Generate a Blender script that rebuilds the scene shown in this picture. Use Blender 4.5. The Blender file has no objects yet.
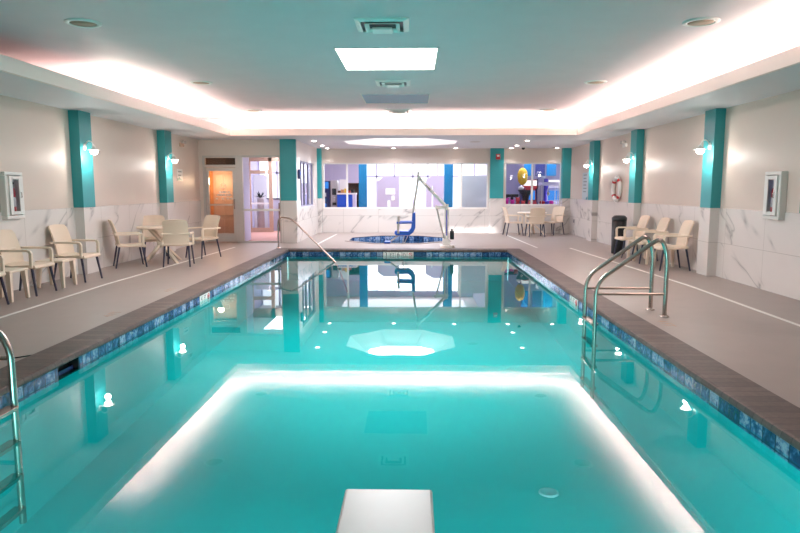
import bpy, bmesh, math, random
from mathutils import Vector, Matrix
random.seed(4)
C = bpy.context.scene.collection
PI = math.pi
# ------------------------------------------------------------------ room measures (metres, deck = 0)
XL, XR = -5.92, 5.21            # side walls
YB, YD, YF = -3.0, 17.7, 21.8   # back wall, door wall, far wall
XA = -3.25                      # side wall of the spa alcove
ZS, ZL, ZC = 2.83, 3.0, 3.34    # soffit underside, cove lip, ceiling
CX0, CX1, CY0, CY1 = -4.66, 4.08, -2.2, 16.35   # cove opening
PX0, PX1, PY0, PY1 = -3.1, 2.3, 1.2, 15.6       # pool edge
ZW = -0.13                      # water level
ZM = 1.17                       # top of the marble
SPX, SPY, SPR = -0.45, 18.85, 1.52
OX, OY, OR_ = -0.38, 18.95, 1.6
# ------------------------------------------------------------------ materials
def lin(h):
    h = h.lstrip('#'); out = []
    for i in (0, 2, 4):
        c = int(h[i:i+2], 16) / 255
        out.append(c/12.92 if c <= .04045 else ((c+.055)/1.055)**2.4)
    return (*out, 1)
def mat(name):
    m = bpy.data.materials.new(name); m.use_nodes = True
    nt = m.node_tree; nt.nodes.clear()
    return m, nt, nt.nodes, nt.links
def nd(N, t, **k):
    n = N.new(t)
    for a, b in k.items(): setattr(n, a, b)
    return n
def pri(name, col, rough=.5, metal=0., var=.06, scale=6., bump=0., spec=.5, coat=0.):
    m, nt, N, L = mat(name)
    o = nd(N, 'ShaderNodeOutputMaterial'); p = nd(N, 'ShaderNodeBsdfPrincipled')
    L.new(p.outputs[0], o.inputs[0])
    p.inputs['Roughness'].default_value = rough; p.inputs['Metallic'].default_value = metal
    p.inputs['Specular IOR Level'].default_value = spec; p.inputs['Coat Weight'].default_value = coat
    tc = nd(N, 'ShaderNodeTexCoord'); nz = nd(N, 'ShaderNodeTexNoise')
    nz.inputs['Scale'].default_value = scale; nz.inputs['Detail'].default_value = 4
    L.new(tc.outputs['Object'], nz.inputs['Vector'])
    mx = nd(N, 'ShaderNodeMix', data_type='RGBA')
    c = lin(col)
    mx.inputs['A'].default_value = (*[v*(1-var) for v in c[:3]], 1)
    mx.inputs['B'].default_value = (*[min(1, v*(1+var)) for v in c[:3]], 1)
    L.new(nz.outputs[0], mx.inputs['Factor']); L.new(mx.outputs['Result'], p.inputs['Base Color'])
    if bump:
        b = nd(N, 'ShaderNodeBump'); b.inputs['Strength'].default_value = bump; b.inputs['Distance'].default_value = .01
        L.new(nz.outputs[0], b.inputs['Height']); L.new(b.outputs[0], p.inputs['Normal'])
    return m
def emi(name, col, s):
    m, nt, N, L = mat(name)
    o = nd(N, 'ShaderNodeOutputMaterial'); e = nd(N, 'ShaderNodeEmission')
    e.inputs[0].default_value = lin(col); e.inputs[1].default_value = s
    L.new(e.outputs[0], o.inputs[0]); return m
def glass(name, tint='#f4f6fa', ior=1.45, rough=0., bump=0.):
    m, nt, N, L = mat(name)
    o = nd(N, 'ShaderNodeOutputMaterial'); t = nd(N, 'ShaderNodeBsdfTransparent'); g = nd(N, 'ShaderNodeBsdfGlossy')
    t.inputs[0].default_value = lin(tint); g.inputs['Roughness'].default_value = rough
    f = nd(N, 'ShaderNodeFresnel'); f.inputs[0].default_value = ior
    x = nd(N, 'ShaderNodeMixShader'); L.new(f.outputs[0], x.inputs[0]); L.new(t.outputs[0], x.inputs[1]); L.new(g.outputs[0], x.inputs[2])
    L.new(x.outputs[0], o.inputs[0])
    if bump:
        tc = nd(N, 'ShaderNodeTexCoord'); nz = nd(N, 'ShaderNodeTexNoise'); nz.inputs['Scale'].default_value = 1.6; nz.inputs['Detail'].default_value = 2
        L.new(tc.outputs['Object'], nz.inputs['Vector'])
        b = nd(N, 'ShaderNodeBump'); b.inputs['Strength'].default_value = bump; b.inputs['Distance'].default_value = .02
        L.new(nz.outputs[0], b.inputs['Height']); L.new(b.outputs[0], g.inputs['Normal']); L.new(b.outputs[0], f.inputs['Normal'])
    return m
def planar(N, L, axes):
    """object coordinates laid onto a plane: axes like 'YZ'"""
    tc = nd(N, 'ShaderNodeTexCoord'); s = nd(N, 'ShaderNodeSeparateXYZ'); c = nd(N, 'ShaderNodeCombineXYZ')
    L.new(tc.outputs['Object'], s.inputs[0])
    L.new(s.outputs[axes[0]], c.inputs[0]); L.new(s.outputs[axes[1]], c.inputs[1])
    return tc, c
def ramp(N, stops):
    r = nd(N, 'ShaderNodeValToRGB'); e = r.color_ramp.elements
    while len(e) < len(stops): e.new(.5)
    for k, (p, c) in zip(e, stops): k.position = p; k.color = c if len(c) == 4 else (*c, 1)
    return r
def marble(name, axes, tw=1.2, th=.585, off=(0, 0)):
    m, nt, N, L = mat(name)
    o = nd(N, 'ShaderNodeOutputMaterial'); p = nd(N, 'ShaderNodeBsdfPrincipled'); L.new(p.outputs[0], o.inputs[0])
    p.inputs['Roughness'].default_value = .22
    tc, c = planar(N, L, axes)
    br = nd(N, 'ShaderNodeTexBrick'); br.offset = 0; br.inputs['Scale'].default_value = 1
    br.inputs['Brick Width'].default_value = tw; br.inputs['Row Height'].default_value = th
    br.inputs['Mortar Size'].default_value = .004; br.inputs['Mortar Smooth'].default_value = .2
    br.inputs['Color1'].default_value = (0, 0, 0, 1); br.inputs['Color2'].default_value = (1, 1, 1, 1); br.inputs['Mortar'].default_value = (.5, .5, .5, 1)
    L.new(c.outputs[0], br.inputs['Vector'])
    # every slab gets its own veins: shift the vein pattern by the slab's random tone
    sh = nd(N, 'ShaderNodeVectorMath', operation='SCALE'); sh.inputs[0].default_value = (7, 3, 5); L.new(br.outputs['Color'], sh.inputs['Scale'])
    ad = nd(N, 'ShaderNodeVectorMath', operation='ADD'); L.new(c.outputs[0], ad.inputs[0]); L.new(sh.outputs[0], ad.inputs[1])
    m0 = nd(N, 'ShaderNodeMapping'); m0.inputs['Rotation'].default_value = (0, 0, .85); L.new(ad.outputs[0], m0.inputs[0])
    mp = nd(N, 'ShaderNodeMapping'); mp.inputs['Scale'].default_value = (1.9, .5, 1)
    L.new(m0.outputs[0], mp.inputs[0])
    nz = nd(N, 'ShaderNodeTexNoise'); nz.inputs['Scale'].default_value = .8; nz.inputs['Detail'].default_value = 3; nz.inputs['Roughness'].default_value = .5; nz.inputs['Distortion'].default_value = .5
    L.new(mp.outputs[0], nz.inputs['Vector'])
    a = nd(N, 'ShaderNodeMath', operation='SUBTRACT'); a.inputs[1].default_value = .5; L.new(nz.outputs[0], a.inputs[0])
    b = nd(N, 'ShaderNodeMath', operation='ABSOLUTE'); L.new(a.outputs[0], b.inputs[0])
    r = ramp(N, [(0, lin('#a39d99')), (.007, lin('#c6c0bc')), (.03, lin('#ddd6d1')), (.15, lin('#e0d9d4'))]); L.new(b.outputs[0], r.inputs[0])
    # veins fade in and out
    n2 = nd(N, 'ShaderNodeTexNoise'); n2.inputs['Scale'].default_value = 1.1; L.new(ad.outputs[0], n2.inputs['Vector'])
    r2 = ramp(N, [(.43, (0, 0, 0)), (.55, (1, 1, 1))]); L.new(n2.outputs[0], r2.inputs[0])
    mx = nd(N, 'ShaderNodeMix', data_type='RGBA'); mx.inputs['A'].default_value = lin('#dfd8d3'); L.new(r2.outputs[0], mx.inputs['Factor']); L.new(r.outputs[0], mx.inputs['B'])
    m2 = nd(N, 'ShaderNodeMix', data_type='RGBA'); L.new(br.outputs['Fac'], m2.inputs['Factor']); L.new(mx.outputs['Result'], m2.inputs['A']); m2.inputs['B'].default_value = lin('#b9b1ab')
    L.new(m2.outputs['Result'], p.inputs['Base Color']); return m
def tiles(name, axes, base, w, h, mortar, cols, rough=.15, ms=.006, off=0.):
    m, nt, N, L = mat(name)
    o = nd(N, 'ShaderNodeOutputMaterial'); p = nd(N, 'ShaderNodeBsdfPrincipled'); L.new(p.outputs[0], o.inputs[0])
    p.inputs['Roughness'].default_value = rough
    tc, c = planar(N, L, axes)
    br = nd(N, 'ShaderNodeTexBrick'); br.offset = off; br.inputs['Scale'].default_value = 1
    br.inputs['Brick Width'].default_value = w; br.inputs['Row Height'].default_value = h; br.inputs['Mortar Size'].default_value = ms
    br.inputs['Color1'].default_value = (0, 0, 0, 1); br.inputs['Color2'].default_value = (1, 1, 1, 1); br.inputs['Mortar'].default_value = (.5, .5, .5, 1)
    L.new(c.outputs[0], br.inputs['Vector'])
    nz = nd(N, 'ShaderNodeTexNoise'); nz.inputs['Scale'].default_value = 14; nz.inputs['Detail'].default_value = 4; nz.inputs['Distortion'].default_value = 1.6
    L.new(tc.outputs['Object'], nz.inputs['Vector'])
    a = nd(N, 'ShaderNodeMath', operation='MULTIPLY_ADD'); a.inputs[1].default_value = .45; L.new(br.outputs['Color'], a.inputs[0])
    s = nd(N, 'ShaderNodeMath', operation='SUBTRACT'); s.inputs[1].default_value = .22; L.new(nz.outputs[0], s.inputs[0]); L.new(s.outputs[0], a.inputs[2])
    r = ramp(N, cols); L.new(a.outputs[0], r.inputs[0])
    m2 = nd(N, 'ShaderNodeMix', data_type='RGBA'); L.new(br.outputs['Fac'], m2.inputs['Factor']); L.new(r.outputs[0], m2.inputs['A']); m2.inputs['B'].default_value = lin(mortar)
    L.new(m2.outputs['Result'], p.inputs['Base Color']); return m
BLUE = [(.2, lin('#1a2a48')), (.4, lin('#2d4f80')), (.55, lin('#4f78a8')), (.7, lin('#a5b5cf')), (.85, lin('#35507c'))]
BRN = [(.1, lin('#433532')), (.5, lin('#574640')), (.9, lin('#675650'))]
M = {}
M['cream'] = pri('cream_wall', '#ddcdc2', .45, var=.02, scale=1.5, spec=.25)
M['white_paint'] = pri('white_paint', '#e8dfd8', .6, var=.02)
M['ceil'] = pri('ceiling_plaster', '#e3d1d4', .6, var=.05, scale=2.2, bump=.12)
M['teal'] = pri('teal_paint', '#309a9e', .35, var=.03)
M['marbleY'] = marble('marble_slabs_side', 'YZ'); M['marbleX'] = marble('marble_slabs_far', 'XZ')
M['deck'] = pri('deck_concrete', '#a0938c', .42, var=.07, scale=3.5, bump=.05, spec=.4)
M['stripe'] = pri('white_line_paint', '#e6e2dc', .5, var=.04, scale=20)
M['copeY'] = tiles('brown_coping_side', 'YX', 0, .11, 5., '#3a2f2d', BRN, .5, .005)
M['copeX'] = tiles('brown_coping_end', 'XY', 0, .11, 5., '#3a2f2d', BRN, .5, .005)
M['tileY'] = tiles('blue_tile_side', 'YZ', 0, .152, .152, '#26364e', BLUE)
M['tileX'] = tiles('blue_tile_end', 'XZ', 0, .152, .152, '#26364e', BLUE)
M['basin'] = pri('aqua_plaster', '#16cdd0', .6, var=.05, scale=1.2)
M['water'] = glass('pool_water', '#9af5f2', 1.6, 0., .018)
M['spa_water'] = glass('spa_water', '#9fdde6', 1.36, .02, .05)
M['glass'] = glass('window_glass', '#eef2f8', 1.5)
M['steel'] = pri('stainless_steel', '#c2b6ae', .27, 1., .03, 30)
M['alu'] = pri('brushed_aluminium', '#c4bcb6', .4, .3, .04, 20)
M['soffit'] = pri('soffit_plaster', '#dad9dd', .6, var=.03, scale=2.)
M['umber'] = pri('umber_panel', '#33251d', .6)
M['mullion'] = pri('grey_mullion', '#8a88a0', .4, .3)
M['fascia'] = pri('warm_fascia_paint', '#f2e2da', .5, var=.01)
M['resin'] = pri('cream_resin', '#e6d2bc', .45, var=.04, scale=60, bump=.25)
M['resin2'] = pri('white_resin', '#ead9c5', .4, var=.03)
M['chairleg'] = pri('dark_metal_leg', '#46475a', .4, .4)
M['black'] = pri('black_plastic', '#17171a', .4)
M['white'] = pri('white_enamel', '#ebe7e2', .35, var=.02)
M['blue'] = pri('blue_plastic', '#1f55c4', .35, var=.03)
M['bluecol'] = pri('azure_paint', '#066f9f', .4, var=.03)
M['wood'] = pri('pale_wood', '#b39480', .5, var=.12, scale=9)
M['darkwood'] = pri('dark_wood', '#5d3c28', .45, var=.15, scale=9)
M['tanwood'] = pri('orange_wood', '#c98a55', .5, var=.1, scale=5)
M['lilac'] = pri('lilac_paint', '#cbc6dd', .6, var=.02)
M['frost'] = pri('frosted_panel', '#c9d3d8', .35, var=.02)
M['red'] = pri('red_enamel', '#c22a30', .35)
M['magenta'] = pri('magenta_plush', '#e032a4', .8, var=.15, scale=30)
M['purple'] = pri('purple_laminate', '#5e4bd0', .4)
M['yellow'] = pri('yellow_plush', '#e8bd1e', .7)
M['navy'] = pri('navy_laminate', '#252d62', .4)
M['pinkfloor'] = pri('rose_carpet', '#c08f83', .8, var=.1, scale=12)
M['greytext'] = pri('grey_print', '#8f9a98', .6)
M['tanmark'] = pri('worn_tan_paint', '#b99b86', .7)
M['sunpanel'] = emi('skylight_panel_lit', '#ffffff', 3.2)
M['octpanel'] = emi('octagon_panel_lit', '#ffffff', 1.3)
M['greypanel'] = pri('skylight_panel_grey', '#6c9db4', .5, var=.03)
M['led'] = emi('warm_led_strip', '#ffe4cc', 14)
M['bulb'] = emi('opal_globe_lit', '#fff1e6', 10)
M['down'] = emi('downlight_lens', '#fff0e8', 8)
M['screen'] = emi('lit_blue_display', '#3f8be0', .5)
M['whitelit'] = emi('lit_white_display', '#fff6f0', .6)
# ------------------------------------------------------------------ mesh building
class MB:
    def __init__(s): s.v = []; s.f = []; s.sm = []; s.mi = []
    def add(s, vs, fs, smooth=False, mi=0, mtx=None):
        b = len(s.v)
        for v in vs: s.v.append(tuple(mtx @ Vector(v)) if mtx else tuple(v))
        for f in fs:
            s.f.append([b+i for i in f]); s.sm.append(smooth); s.mi.append(mi)
        return s
    def box(s, x0, x1, y0, y1, z0, z1, mi=0, mtx=None):
        v = [(x, y, z) for z in (z0, z1) for y in (y0, y1) for x in (x0, x1)]
        return s.add(v, [(0, 2, 3, 1), (4, 5, 7, 6), (0, 1, 5, 4), (2, 6, 7, 3), (0, 4, 6, 2), (1, 3, 7, 5)], False, mi, mtx)
    def tube(s, pts, r, n=10, mi=0, mtx=None, caps=True):
        pts = [Vector(p) for p in pts]; rs = r if isinstance(r, (list, tuple)) else [r]*len(pts)
        vs = []; up = Vector((0, 0, 1))
        d0 = (pts[1]-pts[0]).normalized()
        nx = d0.cross(up) if abs(d0.z) < .99 else d0.cross(Vector((1, 0, 0)))
        nx.normalize()
        for i, p in enumerate(pts):
            d = (pts[min(i+1, len(pts)-1)] - pts[max(i-1, 0)]).normalized()
            nx = (nx - d*nx.dot(d)).normalized(); ny = d.cross(nx)
            for k in range(n):
                a = 2*PI*k/n; vs.append(p + nx*(math.cos(a)*rs[i]) + ny*(math.sin(a)*rs[i]))
        fs = []
        for i in range(len(pts)-1):
            for k in range(n):
                fs.append((i*n+k, i*n+(k+1) % n, (i+1)*n+(k+1) % n, (i+1)*n+k))
        s.add(vs, fs, True, mi, mtx)
        if caps:
            s.add(vs[:n], [tuple(range(n))[::-1]], False, mi, mtx); s.add(vs[-n:], [tuple(range(n))], False, mi, mtx)
        return s
    def lathe(s, prof, c=(0, 0, 0), n=20, mi=0, mtx=None, axis='Z'):
        vs = []; m = len(prof)
        for k in range(n):
            a = 2*PI*k/n
            for r, h in prof:
                p = (r*math.cos(a), r*math.sin(a), h)
                if axis == 'X': p = (p[2], p[0], p[1])
                if axis == 'Y': p = (p[1], p[2], p[0])
                vs.append((c[0]+p[0], c[1]+p[1], c[2]+p[2]))
        fs = [(k*m+i, ((k+1) % n)*m+i, ((k+1) % n)*m+i+1, k*m+i+1) for k in range(n) for i in range(m-1)]
        return s.add(vs, fs, True, mi, mtx)
    def prism(s, poly, a0, a1, axis='Z', mi=0, mtx=None):
        n = len(poly)
        def P(p, h): return {'Z': (p[0], p[1], h), 'X': (h, p[0], p[1]), 'Y': (p[0], h, p[1])}[axis]
        vs = [P(p, a0) for p in poly] + [P(p, a1) for p in poly]
        fs = [tuple(range(n))[::-1], tuple(range(n, 2*n))] + [(i, (i+1) % n, n+(i+1) % n, n+i) for i in range(n)]
        return s.add(vs, fs, False, mi, mtx)
    def sheet(s, fn, nu, nv, th, mi=0, mtx=None):
        """fn(u,v) -> point and thickness direction; a curved slab of real thickness"""
        A = []; B = []
        for j in range(nv+1):
            for i in range(nu+1):
                p, nn = fn(i/nu, j/nv); p = Vector(p); nn = Vector(nn).normalized()
                A.append(p + nn*th/2); B.append(p - nn*th/2)
        w = nu+1; o = len(A); fs = []
        for j in range(nv):
            for i in range(nu):
                q = (j*w+i, j*w+i+1, (j+1)*w+i+1, (j+1)*w+i)
                fs.append(q); fs.append(tuple(o+k for k in q[::-1]))
        s.add(A+B, fs, True, mi, mtx)
        rim = [i for i in range(w)] + [j*w+nu for j in range(1, nv+1)] + [nv*w+i for i in range(nu-1, -1, -1)] + [j*w for j in range(nv-1, 0, -1)]
        R = [(A+B)[k] for k in rim] + [(A+B)[o+k] for k in rim]; m = len(rim)
        return s.add(R, [(i, m+i, m+(i+1) % m, (i+1) % m) for i in range(m)], False, mi, mtx)
    def build(s, name, mats, parent=None, bevel=0., loc=(0, 0, 0), rot=(0, 0, 0), recalc=True):
        me = bpy.data.meshes.new(name); me.from_pydata(s.v, [], s.f)
        for i, p in enumerate(me.polygons): p.use_smooth = s.sm[i]; p.material_index = s.mi[i]
        for m in (mats if isinstance(mats, (list, tuple)) else [mats]): me.materials.append(M[m])
        if recalc:
            b = bmesh.new(); b.from_mesh(me); bmesh.ops.recalc_face_normals(b, faces=b.faces); b.to_mesh(me); b.free()
        o = bpy.data.objects.new(name, me); C.objects.link(o); o.parent = parent; o.location = loc; o.rotation_euler = rot
        if bevel:
            d = o.modifiers.new('soft_edges', 'BEVEL'); d.width = bevel; d.segments = 2; d.limit_method = 'ANGLE'; d.angle_limit = .7
        return o
def tag(o, label=None, cat=None, group=None, kind=None):
    if label: o['label'] = label
    if cat: o['category'] = cat
    if group: o['group'] = group
    if kind: o['kind'] = kind
    return o
def empty(name, loc=(0, 0, 0), rz=0., label=None, cat=None, group=None, kind=None):
    o = bpy.data.objects.new(name, None); C.objects.link(o); o.empty_display_size = .1
    o.location = loc; o.rotation_euler = (0, 0, rz)
    return tag(o, label, cat, group, kind)
def copy_tree(o, parent=None):
    c = o.copy(); C.objects.link(c); c.parent = parent
    for ch in list(o.children): copy_tree(ch, c)
    return c
def dup(o, loc, rz, label, group=None):
    c = copy_tree(o); c.location = loc; c.rotation_euler = (0, 0, rz); c['label'] = label
    if group: c['group'] = group
    return c
def struct(name, mb, m, parent=None, bevel=0., label=None):
    o = mb.build(name, m, parent, bevel)
    if parent is None: o['kind'] = 'structure'
    if label: o['label'] = label
    return o
def text(name, body, size, m, loc, rot, parent=None, ext=.001):
    cu = bpy.data.curves.new(name, 'FONT'); cu.body = body; cu.size = size; cu.extrude = ext; cu.align_x = 'CENTER'; cu.align_y = 'CENTER'
    cu.materials.append(M[m]); o = bpy.data.objects.new(name, cu); C.objects.link(o); me = bpy.data.meshes.new_from_object(o); C.objects.unlink(o); bpy.data.objects.remove(o)
    o = bpy.data.objects.new(name, me); C.objects.link(o); o.location = loc; o.rotation_euler = rot; o.parent = parent
    return o
def oct_pts(cx, cy, r, n=8, ph=PI/8): return [(cx+r*math.cos(2*PI*i/n+ph), cy+r*math.sin(2*PI*i/n+ph)) for i in range(n)]
# ------------------------------------------------------------------ floor with pool and spa openings
CW = .33                                    # coping width
hx0, hx1, hy0, hy1 = PX0-CW, PX1+CW, PY0-CW, PY1+CW
sp = oct_pts(SPX, SPY, SPR/math.cos(PI/8))
fl = MB()
fl.box(XL, hx0, YB, hy1, -.12, 0).box(hx1, XR, YB, hy1, -.12, 0).box(hx0, hx1, YB, hy0, -.12, 0)
s0, s1, t0, t1 = SPX-SPR, SPX+SPR, SPY-SPR, SPY+SPR
fl.box(XL, s0, hy1, YF, -.12, 0).box(s1, XR, hy1, YF, -.12, 0).box(s0, s1, hy1, t0, -.12, 0).box(s0, s1, t1, YF, -.12, 0)
k = SPR*math.tan(PI/8)
for sx in (-1, 1):
    for sy in (-1, 1):
        fl.prism([(SPX+sx*SPR, SPY+sy*SPR), (SPX+sx*k, SPY+sy*SPR), (SPX+sx*SPR, SPY+sy*k)], -.12, 0)
floor = struct('floor', fl, 'deck')
def stripe(i, pts, w=.055):
    m = MB()
    for a, b in zip(pts[:-1], pts[1:]):
        a = Vector((*a, 0)); b = Vector((*b, 0)); d = (b-a).normalized(); n = Vector((-d.y, d.x, 0))*w/2
        vs = [a-n, b-n, b+n, a+n]; m.add([(v.x, v.y, .0005) for v in vs]+[(v.x, v.y, .003) for v in vs], [(3, 2, 1, 0), (4, 5, 6, 7), (0, 1, 5, 4), (1, 2, 6, 5), (2, 3, 7, 6), (3, 0, 4, 7)])
    return struct('trim_%d' % i, m, 'stripe')
stripe(1, [(-4.8, 2.0), (-4.85, 9.9), (-4.6, 16.3)]); stripe(2, [(4.2, 2.0), (4.28, 9.9), (3.96, 16.25)])
stripe(3, [(3.14, 16.3), (3.0, 20.9)]); stripe(4, [(-2.62, 17.1), (-2.55, 21.1)])
# coping: brick-like brown bullnose all round, one object with a part per side
cop = empty('pool_coping', (0, 0, 0), kind='structure')
def cope_profile(w): return [(-.03, -.015), (-.022, .012), (0, .018), (w, .016), (w, -.05), (-.01, -.045), (-.03, -.03)]
pr = cope_profile(CW)
def cope(name, m, axis, a0, a1, fn):
    mb = MB(); mb.prism([fn(*p) for p in pr], a0, a1, axis); return mb.build(name, m, cop)
cope('side_coping', 'copeY', 'Y', hy0, hy1, lambda u, z: (PX0-u, z)); cope('side_coping', 'copeY', 'Y', hy0, hy1, lambda u, z: (PX1+u, z))
cope('end_coping', 'copeX', 'X', PX0, PX1, lambda u, z: (PY1+u, z)); cope('end_coping', 'copeX', 'X', PX0, PX1, lambda u, z: (PY0-u, z))
basin = MB()
D = -1.3; DF = -.75
basin.prism([(PY0-.1, D-.1), (PY1+.1, DF-.1), (PY1+.1, DF), (PY0-.1, D)], PX0-.1, PX1+.1, 'X')
SK0, SK1 = 5.36, 5.72
basin.box(PX0-.1, PX0-.012, PY0, PY1, D, -.17); basin.box(PX1+.012, PX1+.1, PY0, PY1, D, -.17)
basin.box(PX0, PX1, PY1+.012, PY1+.1, D, -.17); basin.box(PX0, PX1, PY0-.1, PY0-.012, D, -.17)
bs = struct('pool_basin', basin, 'basin')
tb = MB(); tb.box(PX0-.1, PX0, PY0, SK0, -.17, -.042); tb.box(PX0-.1, PX0, SK1, PY1, -.17, -.042); tb.build('tile_band', 'tileY', bs)
tb = MB(); tb.box(PX1, PX1+.1, PY0, PY1, -.17, -.042); tb.build('tile_band', 'tileY', bs)
tb = MB(); tb.box(PX0, PX1, PY1, PY1+.1, -.17, -.042); tb.build('tile_band', 'tileX', bs)
tb = MB(); tb.box(PX0, PX1, PY0-.1, PY0, -.17, -.042); tb.build('tile_band', 'tileX', bs)
w = MB(); w.add([(PX0, PY0, ZW), (PX1, PY0, ZW), (PX1, PY1, ZW), (PX0, PY1, ZW)], [(0, 1, 2, 3)])
tag(w.build('pool_water', 'water', None, recalc=False), 'clear teal swimming pool water reflecting the ceiling lights', 'water', kind='stuff')
# spa
spa = MB(); so = oct_pts(SPX, SPY, SPR/math.cos(PI/8)); 
rin = [(SPX+(x-SPX)*.93, SPY+(y-SPY)*.93) for x, y in so]
n = 8
vs = [(*p, .02) for p in so]+[(*p, .02) for p in rin]+[(*p, -.35) for p in rin]+[(*p, -.06) for p in so]
struct('spa_coping', MB().add(vs, [(i, (i+1) % n, n+(i+1) % n, n+i) for i in range(n)] + [(3*n+i, 3*n+(i+1) % n, (i+1) % n, i) for i in range(n)]), 'deck')
sw = MB(); sw.add([(*p, .01) for p in rin]+[(*p, -.9) for p in rin], [(i, (i+1) % n, n+(i+1) % n, n+i) for i in range(n)]+[tuple(range(n, 2*n))])
struct('spa_basin', sw, 'tileX')
tag(MB().add([(*p, -.12) for p in rin], [tuple(range(n))]).build('spa_water', 'spa_water', None, recalc=False), 'blue water of the octagonal hot tub before the marble wall', 'water', kind='stuff')
# ------------------------------------------------------------------ walls
def side_wall(name, x0, x1, y0, y1, mx):
    o = struct(name, MB().box(x0, x1, y0, y1, 0, ZC+.2), 'cream')
    return o
wl = side_wall('wall_left', XL-.2, XL, YB, YD+.15, 0)
MB().box(XL, XL+.012, YB, YD, 0, ZM).build('marble_wainscot', 'marbleY', wl, .003)
wr = side_wall('wall_right', XR, XR+.2, YB, YF, 0)
MB().box(XR-.012, XR, YB, YF, 0, ZM).build('marble_wainscot', 'marbleY', wr, .003)
wb = struct('wall_back', MB().box(XL-.2, XR+.2, YB-.2, YB, 0, ZC+.2), 'cream')
MB().box(XL, XR, YB, YB+.012, 0, ZM).build('marble_wainscot', 'marbleX', wb, .003)
# door wall: opening for door, transom and side light
DX0, DX1, SX0, SX1, DT = -5.83, -4.86, -4.76, -3.68, 2.40
dw = MB(); dw.box(XL, DX0, YD, YD+.15, 0, ZC); dw.box(SX1, XA, YD, YD+.15, 0, ZC); dw.box(DX0, SX1, YD, YD+.15, DT, ZC)
dwo = struct('wall_door', dw, 'cream')
# alcove side wall with a window opening
AW = (18.35, 20.9, .96, 2.30)
aw = MB(); aw.box(XA-.15, XA, YD+.15, AW[0], 0, ZC).box(XA-.15, XA, AW[1], YF, 0, ZC).box(XA-.15, XA, AW[0], AW[1], 0, AW[2]).box(XA-.15, XA, AW[0], AW[1], AW[3], ZC)
awo = struct('wall_alcove', aw, 'white_paint')
mm = MB().box(XA, XA+.012, YD, AW[0], 0, ZM).box(XA, XA+.012, AW[1], YF, 0, ZM).box(XA, XA+.012, AW[0], AW[1], 0, AW[2]); mm.build('marble_wainscot', 'marbleY', awo)
# far wall with two window openings
W1 = (-3.08, 2.50, .82, 2.36); W2 = (3.06, 4.95, .93, 2.36)
fw = MB(); fw.box(XA-.15, W1[0], YF, YF+.15, 0, ZC).box(W1[1], W2[0], YF, YF+.15, 0, ZC).box(W2[1], XR+.2, YF, YF+.15, 0, ZC)
for a in (W1, W2): fw.box(a[0], a[1], YF, YF+.15, 0, a[2]).box(a[0], a[1], YF, YF+.15, a[3], ZC)
fwo = struct('wall_far', fw, 'cream')
mm = MB().box(XA, W1[0], YF-.012, YF, 0, ZM).box(W1[0], W1[1], YF-.012, YF, 0, W1[2]).box(W1[1], W2[0], YF-.012, YF, 0, ZM).box(W2[0], W2[1], YF-.012, YF, 0, W2[2]).box(W2[1], XR, YF-.012, YF, 0, ZM)
mm.build('marble_wainscot', 'marbleX', fwo)
# pillars (teal above, marble below)
def pillar(x0, x1, y0, y1, top=ZS, mk='marbleY'):
    o = struct('pillar', MB().box(x0, x1, y0, y1, ZM, top), 'teal', None, .004)
    MB().box(x0, x1, y0, y1, 0, ZM).build('marble_cladding', mk, o, .004)
    return o
PLX, PRX = XL+.18, XR-.17
LP = [(11.05, 11.47), (14.85, 15.27), (6.6, 7.02)][:2]
RP = [(11.04, 11.44), (14.85, 15.25), (18.3, 18.78)]
for a, b in LP: pillar(XL, PLX, a, b)
for a, b in RP: pillar(PRX, XR, a, b)
pillar(SX1+.02, XA+.03, YD-.1, YD, mk='marbleX'); pillar(XA, XA+.14, YF-.2, YF, mk='marbleX'); pillar(2.55, 3.0, YF-.1, YF, mk='marbleX'); pillar(XR-.28, XR, YF-.22, YF, mk='marbleX')
# ------------------------------------------------------------------ ceiling, cove, soffit
S1 = (-1.07, .325, 8.71, 10.29); S2 = (-1.06, .315, 12.85, 14.27)
ce = MB()
ys = [YB, S1[2], S1[3], S2[2], S2[3], 17.4]
for i in range(5):
    a, b = ys[i], ys[i+1]
    if i in (1, 3):
        S = S1 if i == 1 else S2
        ce.box(XL, S[0], a, b, ZC, ZC+.1).box(S[1], XR, a, b, ZC, ZC+.1)
    else: ce.box(XL, XR, a, b, ZC, ZC+.1)
struct('ceiling', ce, 'ceil')
def soffit_box(m, x0, x1, y0, y1): m.box(x0, x1, y0, y1, ZS, ZS+.08)
sf = MB(); soffit_box(sf, XL, CX0, YB, CY1); soffit_box(sf, CX1, XR, YB, CY1); soffit_box(sf, CX0, CX1, YB, CY0)
orr = OR_/math.cos(PI/8); o8 = oct_pts(OX, OY, orr)
a0, a1, b0, b1 = OX-OR_, OX+OR_, OY-OR_, OY+OR_; kk = OR_*math.tan(PI/8)
soffit_box(sf, XL, XR, CY1, b0); soffit_box(sf, XA-.1, a0, b0, YF) ; soffit_box(sf, XL, XA-.1, b0, YD+.1); soffit_box(sf, a1, XR, b0, YF); soffit_box(sf, a0, a1, b1, YF)
for sx in (-1, 1):
    for sy in (-1, 1):
        sf.prism([(OX+sx*OR_, OY+sy*OR_), (OX+sx*kk, OY+sy*OR_), (OX+sx*OR_, OY+sy*kk)], ZS, ZS+.08)
struct('ceiling_soffit', sf, 'soffit')
lip = MB(); t = .04
e_ = .01; lip.box(CX0-t, CX0+e_, CY0-t, CY1+t, ZS-.004, ZL).box(CX1-e_, CX1+t, CY0-t, CY1+t, ZS-.004, ZL).box(CX0+e_, CX1-e_, CY1-e_, CY1+t, ZS-.004, ZL).box(CX0+e_, CX1-e_, CY0-t, CY0+e_, ZS-.004, ZL)
struct('trim_5', lip, 'fascia')
# back of the cove beyond the far lip
struct('trim_6', MB().box(XL, XR, 17.3, 17.4, ZS+.08, ZC), 'ceil')
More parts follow.
